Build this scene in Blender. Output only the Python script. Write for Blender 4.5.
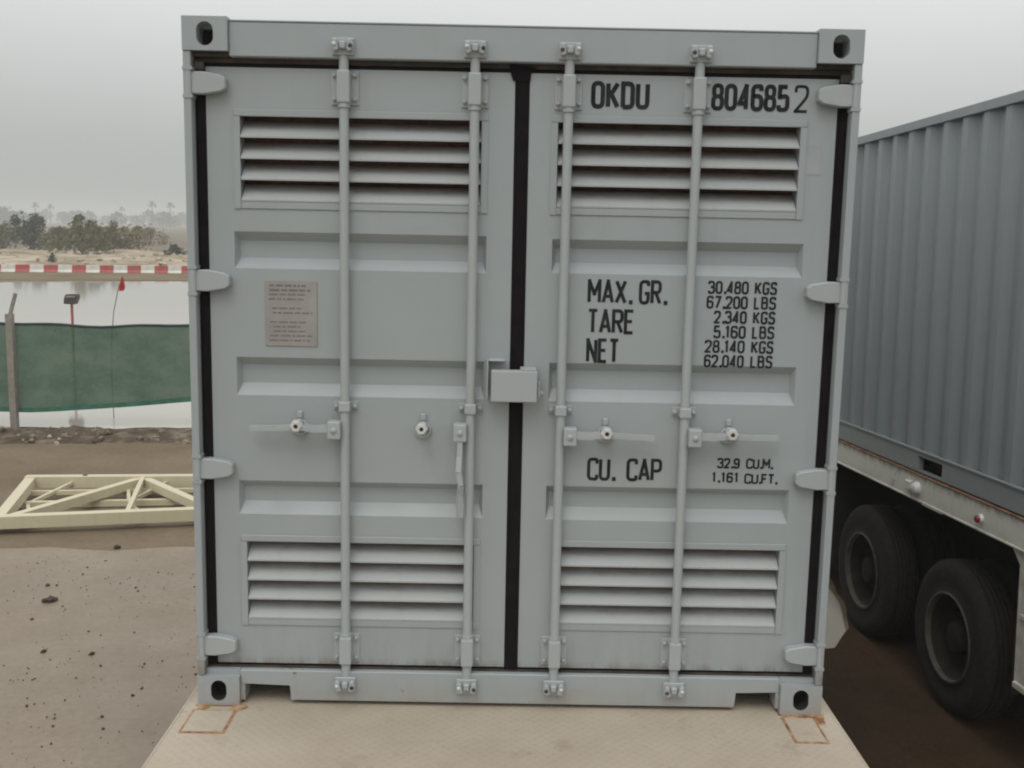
import bpy, bmesh, math, random
from mathutils import Vector, Matrix, noise
random.seed(7)
SC = bpy.context.scene
COL = SC.collection
for o in list(bpy.data.objects): bpy.data.objects.remove(o)
R = math.radians
D = 1.43                       # height of the trailer decks above the ground

# ------------------------------------------------------------------ camera
cam_d = bpy.data.cameras.new('camera'); cam = bpy.data.objects.new('camera', cam_d); COL.objects.link(cam)
cam_d.sensor_width = 36; cam_d.lens = 36 * 1061.26 / 1024; cam_d.clip_start = .05; cam_d.clip_end = 4000
yaw, pitch, roll = -0.0061, -0.1460, -0.0198
M3 = Matrix.Rotation(yaw, 3, 'Z') @ Matrix.Rotation(pitch, 3, 'X') @ Matrix.Rotation(roll, 3, 'Y')
M3 = M3 @ Matrix(((1, 0, 0), (0, 0, -1), (0, 1, 0)))
cam.matrix_world = Matrix.Translation((-0.0413, -3.9237, 1.8667 + D)) @ M3.to_4x4()
SC.camera = cam

# ------------------------------------------------------------------ sky, sun, exposure
SUN_EL, SUN_AZ = R(55), R(200)
W = bpy.data.worlds.new('World'); SC.world = W; W.use_nodes = True
nt = W.node_tree; nt.nodes.clear()
out = nt.nodes.new('ShaderNodeOutputWorld'); bg = nt.nodes.new('ShaderNodeBackground')
sky = nt.nodes.new('ShaderNodeTexSky'); sky.sky_type = 'NISHITA'; sky.sun_disc = False
sky.sun_elevation = SUN_EL; sky.sun_rotation = SUN_AZ; sky.dust_density = 6; sky.air_density = 1
hs = nt.nodes.new('ShaderNodeHueSaturation'); hs.inputs['Saturation'].default_value = .3
nt.links.new(sky.outputs[0], hs.inputs['Color'])
tc = nt.nodes.new('ShaderNodeTexCoord'); sp = nt.nodes.new('ShaderNodeSeparateXYZ')
nt.links.new(tc.outputs['Generated'], sp.inputs[0])
nz = nt.nodes.new('ShaderNodeTexNoise'); nz.inputs['Scale'].default_value = 1.6; nz.inputs['Detail'].default_value = 3
nt.links.new(tc.outputs['Generated'], nz.inputs['Vector'])
ma = nt.nodes.new('ShaderNodeMath'); ma.operation = 'MULTIPLY_ADD'
nt.links.new(nz.outputs['Fac'], ma.inputs[0]); ma.inputs[1].default_value = .10
mb_ = nt.nodes.new('ShaderNodeMath'); mb_.operation = 'SUBTRACT'; nt.links.new(sp.outputs['Z'], mb_.inputs[0]); mb_.inputs[1].default_value = .05
nt.links.new(mb_.outputs[0], ma.inputs[2])
cr = nt.nodes.new('ShaderNodeValToRGB'); cr.color_ramp.elements[0].position = 0; cr.color_ramp.elements[1].position = 1
e = cr.color_ramp.elements
e[0].color = (.42, .435, .42, 1); e[1].color = (1.55, 1.56, 1.56, 1)
for pz, c in ((.07, (.50, .52, .51, 1)), (.2, (.79, .815, .80, 1)), (.42, (.92, .945, .94, 1))):
    x = e.new(pz); x.color = c
nt.links.new(ma.outputs[0], cr.inputs[0])
# bright part of the overcast dome overhead
mx = nt.nodes.new('ShaderNodeMix'); mx.data_type = 'RGBA'; mx.inputs[0].default_value = .9
sc_ = nt.nodes.new('ShaderNodeVectorMath'); sc_.operation = 'SCALE'; sc_.inputs[3].default_value = .1
nt.links.new(hs.outputs[0], sc_.inputs[0])
nt.links.new(sc_.outputs[0], mx.inputs[6]); nt.links.new(cr.outputs[0], mx.inputs[7])
nt.links.new(mx.outputs[2], bg.inputs[0]); bg.inputs[1].default_value = 1.0
nt.links.new(bg.outputs[0], out.inputs[0])
sd = bpy.data.lights.new('sun', 'SUN'); so = bpy.data.objects.new('sun', sd); COL.objects.link(so)
sd.energy = .55; sd.angle = R(25); sd.color = (1, .97, .93)
so.rotation_euler = (R(90) - SUN_EL, 0, R(160)); so.location = (0, 0, 30)
so.rotation_euler = (R(35), 0, R(-18))
SC.view_settings.view_transform = 'Standard'; SC.view_settings.look = 'None'
SC.view_settings.exposure = 0; SC.view_settings.gamma = 1
SC.cycles.use_denoising = True; SC.cycles.max_bounces = 8; SC.cycles.volume_bounces = 1; SC.cycles.filter_width = 2.1

# ------------------------------------------------------------------ materials
def ramp(nt, fac, stops):
    n = nt.nodes.new('ShaderNodeValToRGB'); el = n.color_ramp.elements
    el[0].position, el[0].color = stops[0][0], (*stops[0][1], 1)
    el[1].position, el[1].color = stops[-1][0], (*stops[-1][1], 1)
    for p_, c in stops[1:-1]:
        x = el.new(p_); x.color = (*c, 1)
    nt.links.new(fac, n.inputs[0]); return n.outputs[0]
def noise_n(nt, scale, detail=5, rough=.6, vec=None, sc3=None):
    t = nt.nodes.new('ShaderNodeTexNoise'); t.inputs['Scale'].default_value = scale
    t.inputs['Detail'].default_value = detail; t.inputs['Roughness'].default_value = rough
    if vec is None:
        c = nt.nodes.new('ShaderNodeTexCoord'); vec = c.outputs['Object']
    if sc3:
        m = nt.nodes.new('ShaderNodeMapping'); m.inputs['Scale'].default_value = sc3
        nt.links.new(vec, m.inputs[0]); vec = m.outputs[0]
    nt.links.new(vec, t.inputs['Vector']); return t.outputs['Fac']
def mixc(nt, fac, a, b, blend='MIX'):
    m = nt.nodes.new('ShaderNodeMix'); m.data_type = 'RGBA'; m.blend_type = blend
    for i, v in ((0, fac), (6, a), (7, b)):
        if isinstance(v, (int, float)): m.inputs[i].default_value = v
        elif isinstance(v, tuple): m.inputs[i].default_value = (*v, 1)
        else: nt.links.new(v, m.inputs[i])
    return m.outputs[2]
def mapr(nt, v, a, b, c=0, d=1):
    m = nt.nodes.new('ShaderNodeMapRange'); m.clamp = True
    for i, x in enumerate((v, a, b, c, d)):
        if isinstance(x, (int, float)): m.inputs[i].default_value = x
        else: nt.links.new(x, m.inputs[i])
    return m.outputs[0]
def new_mat(name):
    m = bpy.data.materials.new(name); m.use_nodes = True
    return m, m.node_tree, m.node_tree.nodes['Principled BSDF']
def bump(nt, p, h, strength, dist=.01):
    b = nt.nodes.new('ShaderNodeBump'); b.inputs['Strength'].default_value = strength; b.inputs['Distance'].default_value = dist
    nt.links.new(h, b.inputs['Height']); nt.links.new(b.outputs[0], p.inputs['Normal'])
def simple(name, col, rough=.6, var=.12, scale=12, bmp=.15, metal=0, dist=.003, spec=.5):
    m, nt, p = new_mat(name)
    f = noise_n(nt, scale)
    lo = tuple(c * (1 - var) for c in col); hi = tuple(min(1, c * (1 + var)) for c in col)
    nt.links.new(ramp(nt, f, [(.3, lo), (.7, hi)]), p.inputs['Base Color'])
    p.inputs['Roughness'].default_value = rough; p.inputs['Metallic'].default_value = metal
    p.inputs['Specular IOR Level'].default_value = spec
    if bmp: bump(nt, p, noise_n(nt, scale * 6), bmp, dist)
    return m
def paint(name, col, rust=.0, grime=None, dirt=.35, rough=.42, dust_z=None, streak=True):
    """painted steel: blotches, run-down streaks, dust low down, a little rust"""
    m, nt, p = new_mat(name)
    c = nt.nodes.new('ShaderNodeTexCoord').outputs['Object']
    base = mixc(nt, noise_n(nt, 2.2, 4, .6, c), tuple(x * .93 for x in col), tuple(min(1, x * 1.05) for x in col))
    if streak:
        s = noise_n(nt, 1.0, 4, .65, c, (16, 16, .7))
        base = mixc(nt, mapr(nt, s, .52, .78, 0, dirt * .5), base, (.20, .18, .15))
    g = noise_n(nt, 45, 3, .7, c)
    base = mixc(nt, mapr(nt, g, .62, .8, 0, dirt), base, (.24, .21, .17))
    if dust_z:
        z = nt.nodes.new('ShaderNodeSeparateXYZ'); nt.links.new(c, z.inputs[0])
        d = mapr(nt, z.outputs['Z'], dust_z[0], dust_z[1], .75, 0)
        dn = nt.nodes.new('ShaderNodeMath'); dn.operation = 'MULTIPLY'; nt.links.new(d, dn.inputs[0])
        nt.links.new(mapr(nt, noise_n(nt, 7, 5, .7, c), .35, .65), dn.inputs[1])
        base = mixc(nt, dn.outputs[0], base, (.33, .28, .21))
    if rust:
        r = noise_n(nt, 9, 8, .75, c)
        base = mixc(nt, mapr(nt, r, .66 - rust * .2, .72 - rust * .2), base, (.16, .07, .03))
    if grime:
        z = nt.nodes.new('ShaderNodeSeparateXYZ'); nt.links.new(c, z.inputs[0])
        for (za, zb, k) in grime:
            dn = nt.nodes.new('ShaderNodeMath'); dn.operation = 'MULTIPLY'; nt.links.new(mapr(nt, z.outputs['Z'], za, zb, k, 0), dn.inputs[0])
            nt.links.new(mapr(nt, noise_n(nt, 5, 6, .75, c, (3, 3, 1)), .38, .62), dn.inputs[1])
            base = mixc(nt, dn.outputs[0], base, (.17, .115, .075))
    nt.links.new(base, p.inputs['Base Color'])
    nt.links.new(mapr(nt, noise_n(nt, 8, 4, .6, c), .3, .7, rough - .06, rough + .12), p.inputs['Roughness'])
    bump(nt, p, noise_n(nt, 3.5, 6, .55, c), .22, .016)
    return m

GREY = (.338, .369, .376)
M = {}
M['grey'] = paint('grey_container_paint', GREY, dirt=.18, grime=[(.15, .185, .8), (.15, .42, .16)])
M['grey_low'] = paint('grey_sill_paint', GREY, dirt=.3, dust_z=(.0, .11), rust=.12)
M['hardware'] = paint('grey_hardware_paint', (.37, .398, .40), dirt=.22, streak=False)
M['bright'] = simple('worn_steel', (.62, .61, .58), .45, .15, 60, .3, .2)
M['slat'] = paint('louvre_paint', (.385, .402, .40), dirt=.3)
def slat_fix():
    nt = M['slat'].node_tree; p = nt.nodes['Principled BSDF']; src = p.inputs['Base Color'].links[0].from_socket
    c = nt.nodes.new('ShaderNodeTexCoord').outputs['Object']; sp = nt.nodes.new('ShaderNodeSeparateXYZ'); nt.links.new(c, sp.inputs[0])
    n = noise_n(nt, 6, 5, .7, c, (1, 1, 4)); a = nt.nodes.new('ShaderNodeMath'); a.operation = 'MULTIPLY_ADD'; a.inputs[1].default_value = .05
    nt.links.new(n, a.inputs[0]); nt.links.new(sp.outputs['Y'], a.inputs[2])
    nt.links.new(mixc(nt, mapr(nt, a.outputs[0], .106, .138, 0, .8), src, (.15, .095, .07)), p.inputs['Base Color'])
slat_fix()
M['rubber'] = simple('black_rubber', (.010, .008, .009), .9, .3, 20, .2, spec=.12)
M['hole'] = simple('dark_hole', (.03, .025, .02), .9, .4, 30, .2)
M['rust'] = simple('rust', (.20, .085, .035), .85, .45, 25, .4)
M['rust_light'] = simple('rust_stain', (.36, .20, .09), .85, .35, 30, .3)
M['rusty_grime'] = simple('rusty_grime', (.055, .042, .032), .8, .6, 14, .4)
M['ink'] = simple('black_lettering', (.022, .022, .025), .8, .55, 22, 0, spec=.2)
M['vent_back'] = simple('vent_mesh', (.085, .05, .04), .9, .4, 25, .3)
M['nbr'] = paint('blue_grey_container_paint', (.245, .268, .277), dirt=.2)
M['beam'] = paint('dirty_cream_beam_paint', (.66, .66, .60), rust=.26, grime=[(-.014, -.075, .95)], dirt=.5, dust_z=(-.22, -.12))
M['beam_rust'] = simple('rusty_flange', (.22, .12, .065), .85, .6, 9, .4)
M['chassis'] = simple('chassis_black', (.012, .011, .010), .9, .3, 10, .3)
M['tyre'] = simple('tyre_rubber', (.020, .018, .016), .9, .3, 30, .3, spec=.22)
M['rim_lip'] = simple('dusty_rim_lip', (.06, .052, .040), .8, .4, 12, .3)
M['rim'] = simple('muddy_wheel_rim', (.020, .017, .013), .9, .35, 12, .3, spec=.2)
M['lamp_white'] = simple('white_lens', (.6, .6, .58), .3, .1, 30, 0)
M['lamp_red'] = simple('red_lens', (.20, .02, .015), .25, .2, 30, 0)
M['truss'] = paint('cream_truss_paint', (.60, .54, .38), rust=.03, dirt=.3)
M['post'] = simple('weathered_fence_post', (.27, .245, .21), .85, .2, 14, .4)
M['rope'] = simple('blue_edge_rope', (.03, .06, .07), .8, .3, 20, .2)
M['hem'] = simple('teal_net_hem', (.045, .16, .11), .8, .25, 6, .3)
M['red_pole'] = simple('red_painted_pole', (.32, .07, .06), .6, .2, 20, .2)
M['lamp_case'] = simple('dark_lamp_case', (.05, .042, .04), .5, .2, 20, .2)
M['flag'] = simple('red_flag', (.40, .02, .02), .7, .2, 8, .3)
M['bar_red'] = simple('red_barrier_plastic', (.36, .055, .05), .6, .2, 3, .1)
M['bar_white'] = simple('white_barrier_plastic', (.60, .58, .52), .6, .15, 3, .1)
M['bark'] = simple('bark', (.10, .08, .06), .9, .3, 5, .3)
M['foliage'] = simple('olive_scrub_leaves', (.115, .105, .038), .8, .45, .9, 0)
M['foliage_dark'] = simple('dark_green_leaves', (.030, .050, .030), .8, .4, .9, 0)
M['foliage_pale'] = simple('dusty_tan_leaves', (.19, .15, .07), .8, .4, .9, 0)
M['palm'] = simple('palm_leaves', (.05, .065, .045), .8, .3, .9, 0)
M['stone'] = simple('stones', (.20, .16, .12), .9, .6, 9, .4)
M['stone_pale'] = simple('pale_stones', (.42, .36, .28), .9, .3, 9, .4)
M['clod'] = simple('wet_dirt', (.045, .03, .02), .7, .5, 12, .5)

def ground_mat(name, stops, scale, rough, bmp, dist=.03, speck=None, speck_scale=14, spec=.5):
    m, nt, p = new_mat(name)
    c = nt.nodes.new('ShaderNodeTexCoord').outputs['Object']
    base = ramp(nt, noise_n(nt, scale, 9, .62, c), stops)
    fine = noise_n(nt, scale * 22, 4, .7, c)
    base = mixc(nt, mapr(nt, fine, .35, .7, 0, .35), base, tuple(x * .6 for x in stops[0][1]))
    if speck:
        sn = noise_n(nt, speck_scale, 5, .75, c)
        msk = nt.nodes.new('ShaderNodeMath'); msk.operation = 'MULTIPLY'
        nt.links.new(mapr(nt, sn, .57, .66), msk.inputs[0]); nt.links.new(mapr(nt, noise_n(nt, .5, 3, .5, c), .45, .6), msk.inputs[1])
        base = mixc(nt, msk.outputs[0], base, speck)
    nt.links.new(base, p.inputs['Base Color'])
    if isinstance(rough, tuple):
        nt.links.new(mapr(nt, noise_n(nt, scale * 1.7, 5, .6, c), .35, .65, rough[0], rough[1]), p.inputs['Roughness'])
    else: p.inputs['Roughness'].default_value = rough
    p.inputs['Specular IOR Level'].default_value = spec
    bump(nt, p, noise_n(nt, scale * 9, 8, .7, c), bmp, dist)
    return m
M['ground'] = ground_mat('damp_brown_earth', [(.3, (.145, .107, .068)), (.7, (.23, .178, .118))], .6, (.7, .95), .5, spec=.25)
M['wet_mud'] = ground_mat('smooth_wet_mud', [(.3, (.190, .143, .096)), (.7, (.285, .226, .160))], .8, (.25, .45), .10, .006, (.09, .07, .052), 26, spec=.4)
M['shade_dark_mud'] = ground_mat('shade_darkened_brown_mud', [(.3, (.032, .019, .010)), (.7, (.058, .035, .019))], 1.1, (.5, .75), .5, .02, spec=.12)  # brown mud, its colour darkened further to carry the shade by the trailers
M['berm'] = ground_mat('rubble_earth', [(.3, (.075, .053, .034)), (.5, (.14, .105, .07)), (.68, (.33, .265, .19))], 3.5, .9, .9, .05)
M['shore'] = ground_mat('muddy_shore', [(.3, (.13, .10, .055)), (.7, (.21, .165, .095))], .3, .9, .4, spec=.15)
M['sand'] = ground_mat('pale_sandy_bank', [(.34, (.15, .115, .065)), (.47, (.30, .235, .15)), (.62, (.48, .40, .29))], .22, .9, .4, .2)
M['scrub'] = ground_mat('brown_scrubland', [(.3, (.10, .08, .05)), (.7, (.20, .155, .10))], .05, .95, .5, .2)

def water_mat():
    m, nt, p = new_mat('flood_water')
    c = nt.nodes.new('ShaderNodeTexCoord').outputs['Object']
    nt.links.new(mixc(nt, noise_n(nt, .12, 4, .6, c), (.38, .355, .30), (.47, .44, .385)), p.inputs['Base Color'])
    p.inputs['Roughness'].default_value = .04; p.inputs['IOR'].default_value = 1.4
    bump(nt, p, noise_n(nt, 2.2, 3, .5, c, (1, 3, 1)), .06, .02)
    return m
M['water'] = water_mat()
def deck_mat():
    m, nt, p = new_mat('dusty_cream_deck_plate')
    c = nt.nodes.new('ShaderNodeTexCoord').outputs['Object']
    base = ramp(nt, noise_n(nt, 1.7, 8, .65, c), [(.25, (.355, .296, .225)), (.75, (.468, .402, .318))])
    base = mixc(nt, mapr(nt, noise_n(nt, 5, 6, .7, c), .58, .75, 0, .5), base, (.22, .17, .12))
    base = mixc(nt, mapr(nt, noise_n(nt, 18, 6, .8, c), .66, .72, 0, .7), base, (.17, .11, .07))
    w = nt.nodes.new('ShaderNodeTexWave'); w.wave_type = 'BANDS'; w.bands_direction = 'DIAGONAL'
    w.inputs['Scale'].default_value = 14; w.inputs['Distortion'].default_value = .6
    nt.links.new(c, w.inputs[0])
    w2 = nt.nodes.new('ShaderNodeTexWave'); w2.wave_type = 'BANDS'; w2.bands_direction = 'DIAGONAL'; w2.inputs['Scale'].default_value = 14
    mp = nt.nodes.new('ShaderNodeMapping'); mp.inputs['Scale'].default_value = (-1, 1, 1); nt.links.new(c, mp.inputs[0]); nt.links.new(mp.outputs[0], w2.inputs[0])
    mm = nt.nodes.new('ShaderNodeMath'); mm.operation = 'MULTIPLY'
    nt.links.new(w.outputs['Fac'], mm.inputs[0]); nt.links.new(w2.outputs['Fac'], mm.inputs[1])
    base = mixc(nt, mapr(nt, mm.outputs[0], .3, .9, 0, .07), base, (.20, .17, .13))
    nt.links.new(base, p.inputs['Base Color']); p.inputs['Roughness'].default_value = .75
    bump(nt, p, mm.outputs[0], .35, .003)
    return m
M['deck'] = deck_mat()
def patchy_rust():
    m, nt, p = new_mat('patchy_rust_line')
    c = nt.nodes.new('ShaderNodeTexCoord').outputs['Object']
    base = ramp(nt, noise_n(nt, 14, 6, .7, c), [(.35, (.46, .37, .25)), (.5, (.36, .20, .09)), (.62, (.17, .075, .035))])
    nt.links.new(base, p.inputs['Base Color']); p.inputs['Roughness'].default_value = .9
    return m
M['rust_patchy'] = patchy_rust()
def net_mat():
    m, nt, p = new_mat('green_shade_netting')
    c = nt.nodes.new('ShaderNodeTexCoord').outputs['Object']
    base = ramp(nt, noise_n(nt, 1.4, 7, .7, c, (1, 1, 1.6)), [(.38, (.026, .092, .052)), (.5, (.056, .132, .078)), (.62, (.092, .152, .098))])
    base = mixc(nt, mapr(nt, noise_n(nt, 6, 6, .75, c), .55, .7, 0, .55), base, (.025, .055, .03))
    nt.links.new(base, p.inputs['Base Color']); p.inputs['Roughness'].default_value = .85
    t = nt.nodes.new('ShaderNodeBsdfTransparent'); mx = nt.nodes.new('ShaderNodeMixShader')
    nt.links.new(mapr(nt, noise_n(nt, 90, 2, .5, c), .3, .7, .02, .14), mx.inputs[0])
    nt.links.new(p.outputs[0], mx.inputs[1]); nt.links.new(t.outputs[0], mx.inputs[2])
    nt.links.new(mx.outputs[0], nt.nodes['Material Output'].inputs[0])
    bump(nt, p, noise_n(nt, 3, 5, .6, c), .5, .03)
    return m
M['net'] = net_mat()
def plate_mat():
    m, nt, p = new_mat('faded_paper_plate')
    c = nt.nodes.new('ShaderNodeTexCoord').outputs['Object']
    base = ramp(nt, noise_n(nt, 9, 6, .7, c), [(.3, (.265, .252, .235)), (.7, (.345, .33, .308))])
    nt.links.new(base, p.inputs['Base Color']); p.inputs['Roughness'].default_value = .6
    return m
M['plate'] = plate_mat()
M['plate_ink'] = simple('faded_print', (.17, .155, .14), .7, .2, 30, 0)
M['faded_label'] = simple('faded_label', (.345, .36, .372), .6, .06, 12, 0)

# ------------------------------------------------------------------ mesh builder
class MB:
    def __init__(s): s.bm = bmesh.new(); s.mats = []; s.cur = 0
    def use(s, m):
        m = M[m]
        if m not in s.mats: s.mats.append(m)
        s.cur = s.mats.index(m); return s
    def _fin(s, before, smooth=False):
        for f in s.bm.faces:
            if f.index == -1 or f.index >= before: pass
    def _mark(s, faces, smooth=False):
        for f in faces: f.material_index = s.cur; f.smooth = smooth
    def box(s, x0, x1, y0, y1, z0, z1, bev=0, seg=1):
        x0, x1 = sorted((x0, x1)); y0, y1 = sorted((y0, y1)); z0, z1 = sorted((z0, z1))
        n0 = set(s.bm.faces) if bev else None
        v = [s.bm.verts.new(c) for c in ((x0,y0,z0),(x1,y0,z0),(x1,y1,z0),(x0,y1,z0),(x0,y0,z1),(x1,y0,z1),(x1,y1,z1),(x0,y1,z1))]
        fs = [s.bm.faces.new([v[i] for i in q]) for q in ((0,3,2,1),(4,5,6,7),(0,1,5,4),(1,2,6,5),(2,3,7,6),(3,0,4,7))]
        if bev:
            ed = list({e for f in fs for e in f.edges})
            bmesh.ops.bevel(s.bm, geom=ed, offset=bev, segments=seg, affect='EDGES', profile=.5)
            fs = [f for f in s.bm.faces if f not in n0]
        s._mark(fs); return s
    def prism(s, pts, axis, a0, a1, bev=0):
        """pts: 2D outline; axis: extrusion axis 'x','y','z'"""
        def P(p, a): return {'x': (a, p[0], p[1]), 'y': (p[0], a, p[1]), 'z': (p[0], p[1], a)}[axis]
        n0 = set(s.bm.faces) if bev else None
        A = [s.bm.verts.new(P(p, a0)) for p in pts]; B = [s.bm.verts.new(P(p, a1)) for p in pts]
        n = len(pts); fs = [s.bm.faces.new(A[::-1]), s.bm.faces.new(B)]
        for i in range(n): fs.append(s.bm.faces.new((A[i], A[(i+1) % n], B[(i+1) % n], B[i])))
        if bev:
            ed = list({e for f in fs for e in f.edges})
            bmesh.ops.bevel(s.bm, geom=ed, offset=bev, segments=1, affect='EDGES')
            fs = [f for f in s.bm.faces if f not in n0]
        s._mark(fs); bmesh.ops.recalc_face_normals(s.bm, faces=fs); return s
    def tube(s, pts, r, n=12, cap=True, smooth=True):
        pts = [Vector(p) for p in pts]; rr = r if isinstance(r, (list, tuple)) else [r] * len(pts)
        rings = []; up = Vector((0, 0, 1)); prev = None
        for i, p in enumerate(pts):
            d = (pts[min(i+1, len(pts)-1)] - pts[max(i-1, 0)]).normalized()
            if prev is None:
                a = d.cross(up if abs(d.z) < .9 else Vector((1, 0, 0))).normalized()
            else: a = (prev - d * prev.dot(d)).normalized()
            prev = a; b = d.cross(a)
            rings.append([s.bm.verts.new(p + (a * math.cos(2*math.pi*k/n) + b * math.sin(2*math.pi*k/n)) * rr[i]) for k in range(n)])
        fs = []
        for i in range(len(rings)-1):
            for k in range(n): fs.append(s.bm.faces.new((rings[i][k], rings[i][(k+1) % n], rings[i+1][(k+1) % n], rings[i+1][k])))
        s._mark(fs, smooth)
        if cap:
            for rg in (rings[0][::-1], rings[-1]): s._mark([s.bm.faces.new([s.bm.verts.new(v.co) for v in rg])])
        bmesh.ops.recalc_face_normals(s.bm, faces=fs)
        return s
    def bar(s, a, b, w, h=None):
        """square bar between two points"""
        a, b = Vector(a), Vector(b); h = h or w; d = (b - a).normalized()
        x = d.cross(Vector((0, 0, 1)))
        x = x.normalized() if x.length > 1e-4 else Vector((1, 0, 0)); z = x.cross(d).normalized()
        v = [s.bm.verts.new(q + x * i * w / 2 + z * j * h / 2) for q in (a, b) for i, j in ((-1,-1),(1,-1),(1,1),(-1,1))]
        fs = [s.bm.faces.new([v[i] for i in q]) for q in ((0,1,2,3),(7,6,5,4),(0,4,5,1),(1,5,6,2),(2,6,7,3),(3,7,4,0))]
        s._mark(fs); bmesh.ops.recalc_face_normals(s.bm, faces=fs); return s
    def lathe(s, prof, axis='x', c=(0, 0, 0), n=48, smooth=True):
        """prof: list of (along axis, radius)"""
        rings = []
        for a, r in prof:
            ring = []
            for k in range(n):
                t = 2 * math.pi * k / n; u, w = r * math.cos(t), r * math.sin(t)
                p = {'x': (a, u, w), 'y': (u, a, w), 'z': (u, w, a)}[axis]
                ring.append(s.bm.verts.new(Vector(p) + Vector(c)))
            rings.append(ring)
        fs = []
        for i in range(len(rings)-1):
            for k in range(n): fs.append(s.bm.faces.new((rings[i][k], rings[i][(k+1) % n], rings[i+1][(k+1) % n], rings[i+1][k])))
        s._mark(fs, smooth); bmesh.ops.recalc_face_normals(s.bm, faces=fs); return s
    def quad(s, *p):
        f = s.bm.faces.new([s.bm.verts.new(q) for q in p]); s._mark([f]); return s
    def build(s, name, parent=None, merge=False, label=None):
        if merge: bmesh.ops.remove_doubles(s.bm, verts=s.bm.verts, dist=1e-5)
        me = bpy.data.meshes.new(name); s.bm.to_mesh(me); s.bm.free()
        for m in s.mats: me.materials.append(m)
        o = bpy.data.objects.new(name, me); COL.objects.link(o)
        if parent: o.parent = parent
        if label: o['label'] = label
        return o
def mk(m): return MB().use(m)
def tag(o, label=None, cat=None, group=None, kind=None):
    if label: o['label'] = label
    if cat: o['category'] = cat
    if group: o['group'] = group
    if kind: o['kind'] = kind
    return o
def thing(name, label, cat, loc=(0, 0, 0), rot=(0, 0, 0), group=None):
    o = bpy.data.objects.new(name, None); COL.objects.link(o); o.location = loc; o.rotation_euler = rot
    o.empty_display_size = .2
    return tag(o, label, cat, group)
def copy_tree(o, parent=None):
    c = o.copy(); COL.objects.link(c)
    if parent: c.parent = parent
    for ch in [x for x in o.children]: copy_tree(ch, c)
    return c

# ------------------------------------------------------------------ ground, mud, water
def sheet(name, m, outline, z, kind='structure', label=None, cat=None, sub=0, amp=0, ns=1.):
    b = mk(m); vs = [b.bm.verts.new((x, y, z)) for x, y in outline]
    f = b.bm.faces.new(vs); b._mark([f]); bmesh.ops.recalc_face_normals(b.bm, faces=[f])
    if f.normal.z < 0: bmesh.ops.reverse_faces(b.bm, faces=[f])
    bmesh.ops.triangulate(b.bm, faces=b.bm.faces[:])
    return tag(b.build(name), label, cat, None, kind)
def wobble(pts, amp, step=.35, seed=0):
    out = []
    n = len(pts)
    for i in range(n):
        a, b = Vector(pts[i]), Vector(pts[(i+1) % n]); L = (b - a).length; k = max(1, int(L / step))
        nrm = Vector((-(b-a).y, (b-a).x)).normalized()
        for j in range(k):
            p = a.lerp(b, j / k)
            out.append(tuple(p + nrm * amp * (noise.noise(Vector((p.x * .9, p.y * .9, seed))) + .5 * noise.noise(Vector((p.x * 3.1, p.y * 3.1, seed + 5))))))
    return out
def relief(name, m, x0, x1, y0, y1, nx, ny, hf, kind='structure'):
    b = mk(m); g = []
    for j in range(ny + 1):
        row = []
        for i in range(nx + 1):
            x = x0 + (x1 - x0) * i / nx; y = y0 + (y1 - y0) * j / ny
            row.append(b.bm.verts.new((x, y, hf(x, y, i / nx, j / ny))))
        g.append(row)
    fs = [b.bm.faces.new((g[j][i], g[j][i+1], g[j+1][i+1], g[j+1][i])) for j in range(ny) for i in range(nx)]
    b._mark(fs, True)
    return tag(b.build(name), kind=kind)
def nz3(x, y, s, sd=0): return noise.fractal(Vector((x * s, y * s, sd)), .9, 2.1, 5)

sheet('ground', 'ground', [(-900, -80), (900, -80), (900, 1100), (-900, 1100)], 0)
sheet('wet_mud', 'wet_mud', wobble([(-30, -40), (1.32, -40), (1.32, 6.2), (-3.3, 6.55), (-5.6, 6.35), (-9, 6.6), (-14, 6.2), (-30, 7)], .22, .3, 3), .004)
sheet('shade_dark_mud', 'shade_dark_mud', wobble([(1.2, -40), (26, -40), (26, 9.5), (6, 9.0), (3.4, 8.4), (3.15, 6.5), (3.04, 5.2), (2.90, 4.62), (2.68, 4.2), (2.2, 4.0), (1.2, 4.0)], .07, .15, 8), .008)  # brown mud sheet with the trailers' shade painted into its colour
sheet('puddle', 'water', wobble([(1.45, 4.12), (2.2, 4.10), (2.62, 4.20), (2.84, 4.56), (2.99, 5.2), (3.08, 6.5), (3.1, 8.6), (2.6, 10.8), (1.9, 10.8)], .05, .2, 4), .012)
def fy(x): return 12.51 + .10 * (x + 7.74)         # line of the fence
sheet('pond', 'water', wobble([(-190, -2), (-60, 6), (-16, 11.8), (-7.6, fy(-7.6) + .05), (10, fy(10) + .15), (45, 15), (150, 20), (180, 50), (60, 66), (10, 59.5), (-16, 56.2), (-24, 52.0), (-31, 47.5), (-80, 26), (-170, -14)], .35, 1.2, 6), .016)
def bermh(x, y, u, v):
    e = math.sin(math.pi * v) ** .8
    return -.02 + e * (.10 + .10 * nz3(x, y, 1.3, 2) + .05 * nz3(x, y, 5, 7))
bermo = relief('earth_berm', 'berm', -30, 14, 0, 1, 330, 22, lambda x, y, u, v: bermh(x, y, u, v))
for v in bermo.data.vertices:
    x, t = v.co.x, v.co.y
    v.co.y = fy(x) - 1.12 + t * 1.25 + .12 * noise.noise(Vector((x, 0, 3)))
relief('muddy_shore', 'shore', -230, 160, 0, 1, 160, 4, lambda x, y, u, v: .02 + .05 * v)
so_ = bpy.data.objects['muddy_shore']
def by(x): return 62.2 + (x + 25.3) * .25        # line of the far barriers
for v in so_.data.vertices:
    v.co.y = by(v.co.x) - 8.5 + v.co.y * 9.6 + .5 * noise.noise(Vector((v.co.x * .25, v.co.y, 3)))
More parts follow.
